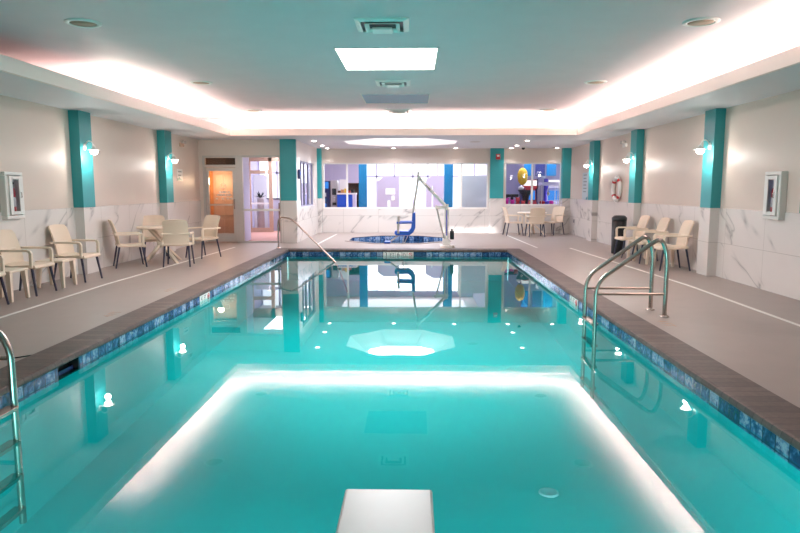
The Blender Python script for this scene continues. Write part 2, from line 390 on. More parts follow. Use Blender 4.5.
# skylights
def skylight(S, m, label):
    o = empty('ceiling_skylight', ((S[0]+S[1])/2, (S[2]+S[3])/2, ZC), 0, label, 'skylight', 'square skylights in the ceiling')
    cx, cy = o.location.x, o.location.y; hx, hy = (S[1]-S[0])/2, (S[3]-S[2])/2
    f = MB().box(-hx, -hx+.02, -hy, hy, -.006, .12).box(hx-.02, hx, -hy, hy, -.006, .12).box(-hx, hx, -hy, -hy+.02, -.006, .12).box(-hx, hx, hy-.02, hy, -.006, .12)
    f.build('frame', 'white_paint', o); MB().box(-hx+.02, hx-.02, -hy+.02, hy-.02, .002, .02).build('diffuser_panel', m, o)
skylight(S1, 'sunpanel', 'bright white square skylight in the grey ceiling'); skylight(S2, 'greypanel', 'dim blue-grey square skylight panel in the ceiling')
os_ = empty('ceiling_skylight', (OX, OY, ZS), 0, 'large octagonal white skylight well above the hot tub', 'skylight')
r2 = 1.12/math.cos(PI/8); p0 = oct_pts(0, 0, orr); p1 = oct_pts(0, 0, r2); H8 = .42
MB().add([(*p, 0) for p in p0]+[(*p, H8) for p in p1], [(i, (i+1) % 8, 8+(i+1) % 8, 8+i) for i in range(8)]).build('well', 'white_paint', os_)
MB().prism(p1, H8, H8+.03).build('diffuser_panel', 'octpanel', os_)
# LED strips lying in the cove
def led(x0, x1, y0, y1, label):
    tag(MB().box(x0, x1, y0, y1, ZS+.081, ZS+.105).build('led_strip', 'led'), label, 'light strip', 'cove light strips')
led(CX0-.2, CX0-.16, 10.1, CY1, 'warm light strip hidden in the left ceiling cove'); led(CX1+.16, CX1+.2, 3.5, CY1, 'warm light strip hidden in the right ceiling cove')
led(CX0-.1, CX1+.1, CY1+.2, CY1+.24, 'warm light strip hidden in the far cross cove')
# ------------------------------------------------------------------ ceiling fittings
def vent_proto():
    o = empty('ceiling_vent'); 
    def ring(a, b, z0, z1):
        q0 = [(-a, -a), (a, -a), (a, a), (-a, a)]; q1 = [(-b, -b), (b, -b), (b, b), (-b, b)]
        m = MB(); vs = [(*p, z0) for p in q0]+[(*p, z1) for p in q1]+[(*p, z0+.012) for p in q0]+[(*p, z1+.012) for p in q1]
        fs = []
        for i in range(4):
            j = (i+1) % 4; fs += [(i, j, 4+j, 4+i), (8+i, 12+i, 12+j, 8+j), (i, 8+i, 8+j, j), (4+i, 4+j, 12+j, 12+i)]
        return m.add(vs, fs)
    ring(.30, .235, -.012, -.03).build('flange', 'white', o)
    ring(.195, .15, -.045, -.02).build('louvre', 'white', o)
    MB().box(-.11, .11, -.11, .11, -.08, -.06).build('centre_plate', 'white', o)
    MB().box(-.235, .235, -.235, .235, -.004, -.002).build('duct_dark_sheet', 'black', o)  # flat black sheet stands in for the dark inside the duct
    return o
vp = vent_proto(); vp.location = (-.36, 7.5, ZC); tag(vp, 'square white air diffuser in front of the bright skylight', 'vent', 'square air diffusers')
dup(vp, (-.37, 11.5, ZC), 0, 'square white air diffuser between the two skylights'); dup(vp, (-.37, 15.55, ZC), 0, 'square white air diffuser beyond the grey skylight, by the cove')
sp_ = empty('ceiling_speaker'); MB().lathe([(.0, -.012), (.14, -.012), (.14, -.008)], n=28).build('grille', 'tanmark', sp_); MB().lathe([(.14, 0), (.145, -.016), (.17, -.02), (.195, -.008), (.195, 0)], n=28).build('rim', 'white', sp_)
sps = [(-3.7, 7.35, 'nearest'), (-3.72, 11.4, 'middle'), (-3.8, 15.4, 'farthest'), (3.18, 7.45, 'nearest'), (3.15, 11.5, 'middle'), (3.15, 15.4, 'farthest')]
for i, (x, y, nm) in enumerate(sps):
    lb = '%s round white ceiling speaker along the %s cove' % (nm, 'left' if x < 0 else 'right')
    if i == 0: sp_.location = (x, y, ZC); tag(sp_, lb, 'speaker', 'round ceiling speakers')
    else: dup(sp_, (x, y, ZC), 0, lb)
dl = empty('ceiling_downlight'); MB().lathe([(0, -.022), (.04, -.02), (.06, -.012), (.062, -.004)], n=20).build('lens', 'down', dl); MB().lathe([(.06, -.002), (.064, -.010), (.095, -.006), (.095, 0)], n=20).build('rim', 'white', dl)
dls = [(-2.8, 18.15, 'left of the octagon, nearest'), (-2.85, 20.1, 'left of the octagon, second'), (-2.88, 21.45, 'in the left far corner'), (-.68, 21.45, 'over the left part of the long window'), (1.37, 21.45, 'over the right part of the long window'),
       (3.15, 18.2, 'right of the octagon, nearest'), (3.18, 20.2, 'right of the octagon, second'), (3.2, 21.45, 'over the right window, left side'), (4.7, 21.45, 'over the right window, right side')]
for i, (x, y, nm) in enumerate(dls):
    lb = 'small round ceiling downlight ' + nm
    if i == 0: dl.location = (x, y, ZS); tag(dl, lb, 'downlight', 'alcove downlights')
    else: dup(dl, (x, y, ZS), 0, lb)
MB().lathe([(0, -.012), (.1, -.014), (.16, -.006), (.16, 0)], n=24).build('ceiling_vent', 'alu', None, loc=(1.75, 18.7, ZS))
tag(bpy.data.objects['ceiling_vent.003'] if 'ceiling_vent.003' in bpy.data.objects else C.objects[-1], 'round grey vent in the ceiling right of the octagon', 'vent')
cam_ = empty('ceiling_camera', (3.5, 20.9, ZS), 0, 'small black dome camera on the ceiling over the right window', 'camera')
MB().lathe([(0, -.1), (.035, -.09), (.055, -.06), (.058, -.03)], n=16).build('dome', 'black', cam_); MB().lathe([(.0, -.03), (.07, -.03), (.07, 0)], n=16).build('base', 'white', cam_)
# ------------------------------------------------------------------ sconces on the pillars
def lamp(name, kind, loc, energy, color, **k):
    l = bpy.data.lights.new(name, kind); l.energy = energy; l.color = color
    for a, b in k.items(): setattr(l, a, b)
    o = bpy.data.objects.new(name, l); C.objects.link(o); o.location = loc; return o
def sconce_proto():         # faces local +X
    o = empty('wall_sconce')
    MB().lathe([(0, .022), (.035, .02), (.055, .008), (.058, 0)], n=20, axis='X').build('wall_plate', 'white', o)
    pts = [(.01, 0, 0)]+[(.085-.075*math.cos(a), 0, .1*math.sin(a)) for a in [PI*k/10 for k in range(1, 10)]]+[(.16, 0, .0)]
    MB().tube(pts, .009, 8).build('gooseneck', 'white', o)
    MB().lathe([(.02, .02), (.03, .0), (.045, -.03), (.1, -.05), (.105, -.058), (.09, -.056), (.04, -.04)], (.16, 0, 0), n=24).build('bell_shade', 'white', o)
    MB().lathe([(.05, -.05), (.066, -.075), (.06, -.105), (.035, -.13), (0, -.138)], (.16, 0, 0), n=20).build('glass_globe', 'bulb', o)
    return o
sc = sconce_proto(); first = True
ZSC = 2.22
for i, (x, (y0, y1), d, lb) in enumerate([(PLX, LP[0], 0, 'left wall on the pillar above the cream chairs'), (PLX, LP[1], 0, 'left wall on the pillar near the glass door'), (PRX, RP[0], PI, 'right wall on the nearest teal pillar'), (PRX, RP[1], PI, 'right wall on the middle pillar by the life ring'), (PRX, RP[2], PI, 'right wall on the far pillar above the poster')]):
    y = y0+.15; L_ = 'lit white gooseneck sconce, ' + lb
    if first: sc.location = (x, y, ZSC); sc.rotation_euler.z = d; tag(sc, L_, 'wall lamp', 'gooseneck wall sconces'); first = False
    else: dup(sc, (x, y, ZSC), d, L_)
    sg = 1 if d == 0 else -1
    lamp('sconce_light', 'POINT', (x+sg*.16, y, ZSC-.2), 6.5, (1, .93, .88), shadow_soft_size=.05)
# ------------------------------------------------------------------ glazing
def window(name, rect, y, mull, depth=.06, label=None, axis='X', m='white', pane_m='glass'):
    o = empty(name, (0, 0, 0), 0, label, 'window', kind='structure')
    a, b, z0, z1 = rect; f = MB(); w_ = .045
    def bx(u0, u1, q0, q1):
        if axis == 'X': f.box(u0, u1, y, y+depth, q0, q1)
        else: f.box(y, y+depth, u0, u1, q0, q1)
    bx(a, b, z0, z0+w_); bx(a, b, z1-w_, z1); bx(a, a+w_, z0+w_, z1-w_); bx(b-w_, b, z0+w_, z1-w_)
    for u in mull: bx(u-.03, u+.03, z0+w_, z1-w_)
    f.build('window_frame', m, o)
    us = [a]+list(mull)+[b]
    for u0, u1 in zip(us[:-1], us[1:]):
        p = MB()
        if axis == 'X': p.add([(u0, y+depth/2, z0), (u1, y+depth/2, z0), (u1, y+depth/2, z1), (u0, y+depth/2, z1)], [(0, 1, 2, 3)])
        else: p.add([(y+depth/2, u0, z0), (y+depth/2, u1, z0), (y+depth/2, u1, z1), (y+depth/2, u0, z1)], [(0, 1, 2, 3)])
        p.build('pane', pane_m, o, recalc=False)
    return o
window('window_1', W1, YF+.03, (-2.27, 1.6), label='long interior window over the marble wall behind the hot tub')
window('window_2', W2, YF+.03, (3.98,), label='two-pane interior window over the far table, toys behind it')
window('window_3', AW, XA-.1, (18.85, 19.4, 20.1), label='side window of the alcove with dark mullions', axis='Y', m='mullion')
# glass entrance: door_1 (leaf), its frame, transom, side light
d1 = empty('door_1', (DX0, YD, 0), 0, 'glass door with grey aluminium frame and etched emblem', 'door', kind='structure')
dw_ = DX1-DX0
fr = MB(); fr.box(0, .06, .02, .13, 0, DT).box(dw_-.06, dw_+.1, .02, .13, 0, DT).box(.06, dw_-.06, .02, .13, DT-.06, DT).box(.06, dw_-.06, .02, .13, 2.08, 2.15); fr.build('door_frame', 'alu', d1, .004)
lf = MB(); lf.box(.065, .155, .04, .09, .02, 2.07).box(dw_-.155, dw_-.065, .04, .09, .02, 2.07).box(.155, dw_-.155, .04, .09, 1.98, 2.07).box(.155, dw_-.155, .04, .09, .02, .25); leaf = lf.build('door_leaf', 'alu', d1, .004)
MB().add([(.15, .065, .25), (dw_-.15, .065, .25), (dw_-.15, .065, 1.98), (.15, .065, 1.98)], [(0, 1, 2, 3)]).build('pane', 'glass', leaf, recalc=False)
em = MB(); em.lathe([(.06, -.002), (.075, -.002), (.075, .002), (.06, .002), (.06, -.002)], (dw_/2+.06, .062, 1.56), 24, axis='Y')
for (z, xs) in ((1.40, (.0, .08, .14, .24)), (1.32, (-.06, .02, .1, .2, .27)), (1.22, (-.1, .06, .2, .3))):
    for q in xs: em.box(dw_/2+q-.06, dw_/2+q, .060, .064, z-.022, z+.022)
em.build('etched_emblem', 'white', leaf)
MB().tube([(dw_-.11, .04, .95), (dw_-.11, -.02, .95), (dw_-.11, -.02, 1.2), (dw_-.11, .04, 1.2)], .012, 8).build('door_handle', 'steel', leaf)
MB().box(.155, dw_-.155, .0, .03, 1.03, 1.07).build('push_bar', 'alu', leaf)
MB().add([(.06, .06, 2.15), (dw_-.06, .06, 2.15), (dw_-.06, .06, DT-.06), (.06, .06, DT-.06)], [(0, 1, 2, 3)]).build('transom_pane', 'glass', d1, recalc=False)
w4 = empty('window_4', (SX0, YD, 0), 0, 'tall glazed side panel with a waist-high white rail beside the glass door', 'window', kind='structure'); sw_ = SX1-SX0
MB().box(0, .03, .02, .12, 0, DT).box(sw_-.04, sw_, .02, .12, 0, DT).box(.03, sw_-.04, .02, .12, DT-.05, DT).box(.03, sw_-.04, .02, .12, 0, .04).build('window_frame', 'alu', w4)
MB().box(.03, sw_-.04, .03, .1, .88, .935).build('mid_rail', 'white', w4)
MB().add([(.03, .065, .04), (sw_-.04, .065, .04), (sw_-.04, .065, DT-.05), (.03, .065, DT-.05)], [(0, 1, 2, 3)]).build('pane', 'glass', w4, recalc=False)
# ------------------------------------------------------------------ rooms behind the glass
# orange lobby room behind the door
struct('floor_entry', MB().box(XL, -3.5, YD+.15, 24.5, -.1, .004), 'pinkfloor')
struct('ceiling_entry', MB().box(XL-.1, -3.5, YF+.15, 24.5, 2.75, 2.83).box(XL-.1, XA-.15, YD+.15, YF+.15, 2.75, 2.83), 'white_paint')
struct('wall_entry', MB().box(XL-.2, XL, YD+.15, 24.5, 0, 2.75).box(-4.84, -4.79, YD+.15, 18.62, 0, 2.75).box(XL, -4.79, 18.62, 18.7, 0, 2.75).box(XL, -5.74, 22., 22.1, 0, 2.75), 'lilac')
struct('wall_panelled', MB().box(XL, XL+.03, YD+.16, 18.62, 0, 2.75).box(-4.87, -4.84, YD+.16, 18.62, 0, 2.1).box(XL+.03, -4.87, 18.58, 18.62, 0, 2.1), 'tanwood')
struct('trim_7', MB().box(XL+.03, -4.84, YD+.4, 18.62, 2.1, 2.75), 'umber')
wd = empty('door_2', (-5.80, 18.52, 0), 0, 'panelled wooden door in the orange-lit lobby behind the glass door', 'door', kind='structure')
m = MB(); m = MB().box(0, .66, 0, .05, 0, 2.05); dl_ = m.build('door_leaf', 'wood', wd)
for z0, z1 in ((.12, .62), (.72, 1.2), (1.3, 1.92)):
    for x0 in (.07, .36): MB().box(x0, x0+.23, -.015, 0, z0, z1).build('door_panel', 'wood', dl_, .012)
tag(MB().box(-5.09, -4.9, 18.3, 18.55, 0, 2.05).build('cabinet', 'darkwood'), 'dark brown tall cabinet seen through the glass door', 'cabinet')
# inner timber-framed glass partition of the vestibule
w5 = empty('window_5', (0, 0, 0), 0, 'timber-framed inner glass door seen through the side panel', 'window', kind='structure')
yv = 22.0
m = MB(); m.box(-5.74, -5.6, yv, yv+.1, 0, 2.75).box(-4.98, -4.86, yv, yv+.1, 0, 2.75).box(-5.6, -4.98, yv, yv+.1, 2.0, 2.12).box(-5.6, -3.5, yv, yv+.1, 2.42, 2.75).box(-5.6, -4.98, yv, yv+.1, 0, .15)
m.build('window_frame', 'wood', w5)
MB().box(-5.6, -4.98, yv+.03, yv+.07, .96, 1.02).build('push_bar', 'white', w5)
MB().add([(-5.6, yv+.05, .15), (-4.98, yv+.05, .15), (-4.98, yv+.05, 2.0), (-5.6, yv+.05, 2.0)], [(0, 1, 2, 3)]).build('pane', 'glass', w5, recalc=False)
# far end of the entry hall: bright outside windows with dark blue mullions
w6 = empty('window_6', (0, 0, 0), 0, 'outside windows at the end of the entry hall', 'window', kind='structure')
m = MB()
for x in (-5.9, -5.2, -4.85, -4.65, -4.25, -3.95, -3.6): m.box(x-.04, x+.04, 24.4, 24.5, 0, 2.75)
m.box(-5.98, -3.5, 24.4, 24.5, 0, .12).box(-5.98, -3.5, 24.4, 24.5, 2.05, 2.13); m.build('window_frame', 'lilac', w6)
tag(MB().box(-5.9, -5.4, 23.6, 23.68, 0, 2.0).build('notice_board', 'white'), 'white board standing in the entry hall behind the timber door', 'board')
pl = empty('entry_stand', (-4.72, 22.6, 0), 0, 'dark red cabinet with pictures at the right of the entry hall', 'cabinet')
MB().box(-.02, .5, -.2, .2, 0, 1.0).build('body', 'darkwood', pl); MB().box(0.02, .48, -.22, -.2, .1, .9).build('door', 'red', pl); MB().box(.05, .2, -.1, .1, 1.0, 1.35).build('photo_frame', 'black', pl); MB().box(.28, .45, -.1, .1, 1.0, 1.42).build('photo_frame', 'purple', pl)
gs = empty('glass_stand', (-4.98, 22.95, 0), 0, 'grey cupboard beside the dark red cabinet in the entry hall', 'cupboard')
MB().box(-.22, .18, -.2, .2, 0, 1.12).build('body', 'lilac', gs); MB().box(-.25, .21, -.23, .23, 1.12, 1.16).build('top', 'chairleg', gs)
pp = empty('potted_plant', (-5.42, 22.6, 0), 0, 'dark potted plant on a stand behind the timber-framed glass', 'plant')
MB().lathe([(0, 0), (.14, 0), (.12, 1.15), (.16, 1.17), (0, 1.17)], n=14).build('stand', 'white', pp)
lv = MB()
for i in range(26):
    a = random.uniform(0, 2*PI); e = random.uniform(.2, 1.2); l = random.uniform(.15, .3)
    d = Vector((math.cos(a)*math.cos(e), math.sin(a)*math.cos(e), math.sin(e))); s_ = d.cross(Vector((0, 0, 1))).normalized()*.035
    b = Vector((0, 0, 1.17)); mpt = b+d*l*.55; lv.add([b, mpt-s_, b+d*l, mpt+s_, mpt+Vector((0, 0, .012))], [(0, 1, 4), (1, 2, 4), (2, 3, 4), (3, 0, 4)])
lv.build('foliage', 'black', pp)
# long room behind the marble wall
LY = 28.0
struct('floor_lobby', MB().box(-3.5, 2.7, YF+.15, LY, -.1, 0).box(-4.6, -3.5, 24.6, LY, -.1, 0), 'pinkfloor'); struct('ceiling_lobby', MB().box(-4.7, 2.7, YF+.15, LY+.2, 3.0, 3.1), 'white_paint')
lw = MB(); lw.box(-3.5, -3.44, YF+.15, 24.5, 0, 3.0).box(-4.7, -3.44, 24.5, 24.6, 0, 3.0).box(-4.7, -4.6, 24.6, LY, 0, 3.0); lw.box(2.62, 2.72, YF+.15, LY, 0, 3.0)
BX0, BX1 = -2.35, 2.62
lw.box(-4.7, BX0, LY, LY+.15, 0, 3.0).box(BX0, BX1, LY, LY+.15, 0, .35).box(BX0, BX1, LY, LY+.15, 2.75, 3.0)
struct('wall_lobby', lw, 'lilac')
w7 = empty('window_7', (0, 0, 0), 0, 'bright outside windows of the room behind the marble wall', 'window', kind='structure')
m = MB()
for x in (BX0, -1.62, -.85, -.05, .6, 1.02, 1.6, BX1): m.box(x-.035, x+.035, LY, LY+.1, .35, 2.75)
m.box(BX0, BX1, LY, LY+.1, 1.98, 2.06); m.build('window_frame', 'lilac', w7)
MB().add([(BX0, LY+.05, .35), (BX1, LY+.05, .35), (BX1, LY+.05, 2.75), (BX0, LY+.05, 2.75)], [(0, 1, 2, 3)]).build('pane', 'glass', w7, recalc=False)
def column(x0, x1, lb):
    o = struct('pillar', MB().box(x0, x1, 23.2, 23.5, 0, 3.0), 'bluecol'); o['label'] = lb
column(-1.99, -1.70, 'azure blue column left of the bright windows'); column(1.08, 1.40, 'azure blue column right of the bright windows')
# lilac screens in front of the bright windows, with sloping shoulders
def screen(poly, holes, label):
    o = MB().prism(poly, 27.2, 27.28, 'Y').build('lilac_screen', 'lilac'); tag(o, label, 'screen', 'lilac screens before the windows')
    for a, b, c_, d in holes: MB().box(a, b, 27.17, 27.2, c_, d).build('white_sign', 'whitelit', o)
screen([(-1.55, 0), (-.62, 0), (-.62, 1.98), (-1.3, 1.98), (-1.55, 1.8)], [(-1.2, -.8, 1.25, 1.5), (-1.12, -1.0, .7, 1.0), (-.95, -.82, 1.0, 1.2)], 'lilac screen with white notices before the bright window, left of the lift boom')
screen([(.5, 0), (1.45, 0), (1.45, 1.88), (1.2, 2.05), (.8, 2.05), (.5, 1.85)], [(.75, .8, .7, 1.6)], 'lilac screen before the bright window, right of the lift boom')
# frosted booth at the right end
fb = empty('frosted_booth', (1.98, 22.6, 0), 0, 'frosted pale glass panel behind the right end of the long window', 'screen')
MB().box(-.36, .6, -.02, .02, 0, 1.95).build('panel', 'frost', fb); MB().box(-.42, -.36, -.03, .03, 0, 1.98).build('lit_edge', 'whitelit', fb)
# vending machines
vm = empty('vending_machine', (-3.72, 25.7, 0), 0, 'tall dark vending machine with a blue lit front, far left behind the window', 'vending machine')
MB().box(-.38, .39, -.35, .35, 0, 1.8).build('body', 'navy', vm, .01); MB().box(-.34, .35, -.37, -.35, 1.5, 1.76).build('lit_header', 'screen', vm); MB().box(-.3, .3, -.37, -.35, .5, 1.45).build('display_window', 'navy', vm)
for r_ in range(4):
    for c_ in range(4): MB().box(-.26+c_*.14, -.16+c_*.14, -.385, -.37, .55+r_*.21, .7+r_*.21).build('product_row', ('white', 'screen', 'bluecol')[(r_+c_) % 3], vm)
cm = empty('change_machine', (-3.16, 25.6, 0), 0, 'grey upright change machine between the vending machine and the blue cabinet', 'machine')
MB().box(-.13, .14, -.25, .3, 0, 1.82).build('body', 'alu', cm, .01); MB().box(-.07, .1, -.27, -.25, 1.25, 1.5).build('screen', 'black', cm); MB().box(-.06, .09, -.27, -.25, .85, .95).build('coin_tray', 'black', cm)
for z in (1.05, 1.14): MB().lathe([(0, -.02), (.03, -.02), (.03, 0)], (.02, -.25, z), 10, axis='Y').build('button', 'white', cm)
bc = empty('blue_cabinet', (-2.62, 25.1, 0), 0, 'bright blue counter cabinet beside the vending machines', 'cabinet')
MB().box(-.36, .24, -.22, .22, 0, 1.27).build('body', 'blue', bc, .01); MB().box(-.38, .38, -.25, .25, 1.27, 1.33).build('top', 'white', bc); MB().box(.24, .36, -.22, .22, 0, 1.27).build('end_panel', 'lilac', bc)
tag(MB().box(-2.92, -2.66, 25.2, 25.24, 1.33, 1.85).build('notice_card', 'white'), 'white standing notice card on the blue cabinet', 'notice')
for i in range(5): tag(MB().box(-2.96+i*.13, -2.85+i*.13, 24.92, 25.05, 1.33, 1.42+.04*(i % 3)).build('snack_box', ('darkwood', 'tanwood', 'yellow', 'red', 'black')[i]), ('dark brown', 'orange-brown', 'yellow', 'red', 'black')[i]+' small box on top of the blue cabinet', 'box', 'boxes on the blue cabinet')
sh = empty('snack_shelf', (-2.38, 25.85, 0), 0, 'dark open shelf rack between the blue cabinet and the azure column', 'shelf')
MB().box(-.46, -.42, -.2, .2, 0, 1.72).box(.24, .28, -.2, .2, 0, 1.72).box(-.42, .24, .17, .2, 0, 1.72).build('frame', 'darkwood', sh)
for z in (.3, .65, 1.0, 1.35, 1.68): MB().box(-.42, .24, -.2, .17, z, z+.03).build('shelf', 'darkwood', sh)
# toy room behind the right window
struct('floor_toy_room', MB().box(2.72, 6.5, YF+.15, 25, -.1, 0), 'navy'); struct('ceiling_toy_room', MB().box(2.72, 6.5, YF+.15, 25, 2.9, 3.0), 'lilac')
struct('wall_toy_room', MB().box(2.72, 6.5, 25, 25.1, 0, 2.9).box(6.4, 6.5, YF+.15, 25, 0, 2.9), 'lilac')
def toy(name, label, cat, loc): return empty(name, loc, 0, label, cat)
t_ = toy('toy_standin', 'yellow rounded balloon hanging in the right window', 'figure', (3.78, 22.6, 1.62))  # plain rounded shape standing in for a yellow plush figure
MB().lathe([(0, 0), (.08, .02), (.15, .12), (.18, .3), (.16, .46), (.08, .57), (0, .6)], n=18).build('body', 'yellow', t_); MB().tube([(0, 0, .6), (0, 0, 1.3)], .006, 6).build('string', 'white', t_)
t_ = toy('display_stand', 'black waisted display pedestal under the yellow balloon', 'stand', (3.95, 22.9, 0))
MB().lathe([(0, 0), (.2, 0), (.12, .5), (.09, 1.0), (.14, 1.25), (.28, 1.45), (0, 1.45)], n=18).build('body', 'black', t_); MB().lathe([(0, 0), (.09, .02), (.1, .1), (0, .17)], (-.16, 0, 1.45), 12).build('ball', 'white', t_); MB().box(-.02, .3, -.1, .1, 1.45, 1.52).build('tray', 'red', t_)
t_ = toy('toy_blaster', 'dark long toy propped on the pink toys', 'toy', (3.4, 22.75, 0))
MB().box(-.25, .28, -.05, .05, 1.2, 1.3).box(-.2, -.1, -.04, .04, 1.08, 1.2).box(.0, .1, -.04, .04, 1.1, 1.2).build('body', 'black', t_, .02); MB().tube([(-.1, 0, 0), (-.1, 0, 1.1)], .02, 8).build('stand', 'black', t_)
rnd = [(3.2, 'magenta'), (3.4, 'magenta'), (3.58, 'red'), (3.77, 'red')]
for i, (x, c_) in enumerate(rnd):
    h_ = (.95, .9, .98, .86)[i]
    t_ = toy('plush_toy', ['large magenta plush at the left edge of the right window', 'magenta plush second from the left in the right window', 'red plush under the dark toy in the right window', 'small red plush beside the black pedestal'][i], 'plush toy', (x, 22.3, 0)); t_['group'] = 'plush toys on the window bench'
    MB().lathe([(0, .712), (.07, .713), (.085, h_-.1), (.07, h_+.03), (.04, h_+.06)], n=14).build('body', c_, t_); MB().lathe([(0, h_+.04), (.06, h_+.06), (.075, h_+.13), (.05, h_+.2), (0, h_+.22)], n=14).build('head', c_, t_)
    for s_ in (-1, 1): MB().lathe([(0, -.03), (.03, 0), (0, .04)], (s_*.06, 0, h_+.2), 8).build('ear', c_, t_)
tag(MB().box(3.07, 3.86, 22.15, 22.5, 0, .71).build('window_bench', 'purple'), 'purple display bench under the plush toys', 'bench')
def arcade(x, y, c1, c2, label):
    t_ = toy('arcade_cabinet', label, 'arcade machine', (x, y, 0)); t_['group'] = 'arcade machines'
    pf = [(-.35, 0), (.35, 0), (.35, 1.85), (-.15, 1.85), (-.22, 1.55), (.0, 1.45), (-.05, 1.05), (-.35, .9)]
    for s_ in (-.3, .26): MB().prism(pf, s_, s_+.04, 'X').build('side_panel', c1, t_)
    MB().prism([(p[0]*.94, p[1]*.985) for p in pf], -.26, .26, 'X').build('body', c2, t_); MB().prism([(-.02, 1.08), (.0, 1.42), (-.03, 1.42), (-.06, 1.08)], -.22, .22, 'X').build('screen', 'screen', t_)
    MB().box(-.24, .24, -.235, -.2, 1.6, 1.8).build('marquee', 'whitelit', t_)
    for k_, cc in enumerate(('red', 'yellow', 'white')): MB().lathe([(0, .03), (.025, .025), (.025, 0)], (-.1+k_*.1, -.2, .985), 10).build('button', cc, t_)
arcade(4.3, 24.2, 'navy', 'red', 'dark blue arcade cabinet with red trim in the right window'); arcade(5.1, 23.6, 'purple', 'lilac', 'purple arcade cabinet at the right edge of the right window')
t_ = toy('crane_machine', 'pale claw machine with red and purple prizes in the right window', 'arcade machine', (4.62, 22.5, 0))
MB().box(-.25, .35, -.25, .25, 0, .95).build('base', 'lilac', t_, .02); MB().box(-.25, .35, -.25, .25, 1.6, 1.72).build('top', 'lilac', t_)
for a in (-.24, .32):
    for b in (-.24, .22): MB().box(a, a+.02, b, b+.02, .95, 1.6).build('post', 'white', t_)
MB().tube([(.05, 0, 1.6), (.05, 0, 1.4)], .012, 6).lathe([(.01, 1.4), (.06, 1.34), (.03, 1.26)], (.05, 0, 0), 8).build('claw', 'steel', t_)
for i in range(9):
    a = i*2.4; r_ = .05*math.sqrt(i)*1.35
    o = MB().lathe([(0, -.06), (.06, -.03), (.07, .02), (.04, .06), (0, .07)], (4.47+.15*(i % 3), 22.37+.15*(i//3), 1.011), 10).build('prize_ball', ('red', 'purple', 'magenta')[i % 3])
    tag(o, ('red', 'purple', 'magenta')[i % 3]+' prize ball in the claw machine', 'ball', 'prize balls in the claw machine, '+('red', 'purple', 'magenta')[i % 3])
for i, (x, c_, nm) in enumerate(((4.1, 'bluecol', 'left'), (4.5, 'navy', 'middle'), (4.9, 'bluecol', 'right'))):
    o = toy('hanging_banner', nm+' of the three blue banners hanging in the right window', 'banner', (x, 23.2, 1.95)); o['group'] = 'blue banners'
    MB().box(-.17, .17, -.005, .005, 0, .9).build('cloth', c_, o); MB().tube([(-.19, 0, .9), (.19, 0, .9)], .012, 6).build('rod', 'white', o)
# ------------------------------------------------------------------ chairs and tables
def chair_proto():        # faces +Y
    o = empty('resin_armchair')
    prof = [(-.23, .415), (-.2, .40), (.2, .385), (.27, .375), (.285, .40), (.27, .435), (.15, .44), (-.05, .425), (-.23, .45)]
    MB().prism(prof, -.245, .245, 'X').build('seat', 'resin', o, .012)
    def bk(u, v):
        z = .43+.485*v; s = 2*u-1; half = .235-.005*v
        if v > .9: half -= .03*((v-.9)/.1)**2
        yy = -.215-.05*v-.08*v*v + .035*s*s
        zz = z - (.012*s*s if v > .9 else 0)
        return (s*half, yy, zz), (-.14*s, 1, .25)
    MB().sheet(bk, 10, 14, .022).build('backrest', 'resin', o)
    MB().box(-.25, .25, -.262, -.225, .625, .655).build('back_rail', 'resin2', o, .008)
    for s in (-1, 1):
        m = MB(); x = s*.255
        m.prism([(-.27, .622), (-.27, .655), (.19, .655), (.235, .64), (.255, .60), (.25, .40), (.205, .40), (.21, .60), (.195, .622)], x-.02, x+.02, 'X')
        m.build('armrest', 'resin2', o, .008)
    for sx in (-1, 1):
        MB().tube([(sx*.22, .215, .40), (sx*.25, .275, 0)], [.02, .014], 8).build('leg', 'chairleg', o)
        MB().tube([(sx*.22, -.19, .41), (sx*.245, -.27, 0)], [.02, .014], 8).build('leg', 'chairleg', o)
    return o
ch0 = chair_proto(); used = False
def chair(x, y, fx, fy, label, group):
    global used
    rz = math.atan2(fy, fx)-PI/2
    if not used: used = True; ch0.location = (x, y, 0); ch0.rotation_euler.z = rz; return tag(ch0, label, 'chair', group)
    return dup(ch0, (x, y, 0), rz, label, group)
G1, G2, G3, G4 = 'chairs along the left wall', 'chairs around the left table', 'chairs along the right wall', 'chairs around the far table'
chair(-5.55, 8.98, 1, 0, 'cream resin armchair between the two low side tables on the left wall', G1)
chair(-5.55, 7.85, 1, 0, 'cream resin armchair cut off by the left edge, beside a low side table', G1)
chair(-5.53, 10.32, 1, -.05, 'cream resin armchair in front of the first left teal pillar', G1)
chair(-5.50, 12.2, .85, .5, 'cream resin armchair on the wall side of the left table', G2)
chair(-4.60, 12.36, -.2, .98, 'cream resin armchair seen from behind at the left table', G2)
chair(-5.60, 13.72, .45, -.9, 'cream resin armchair behind the left table, back to the wall', G2)
chair(-4.62, 13.9, -.5, -.86, 'cream resin armchair at the left table, nearest the glass door', G2)
chair(4.79, 11.98, -1, .03, 'cream resin armchair nearest the first right teal pillar', G3)
chair(4.79, 13.08, -1, 0, 'cream resin armchair between the two low tables on the right wall', G3)
chair(4.77, 14.15, -1, -.03, 'cream resin armchair beside the black bin on the right wall', G3)
chair(3.2, 20.75, 1, .1, 'cream resin armchair left of the far table under the toy window', G4)
chair(3.8, 20.15, -.05, 1, 'cream resin armchair with its back to the pool at the far table', G4)
chair(4.56, 21.1, -.75, -.6, 'cream resin armchair right of the far table under the toy window', G4)
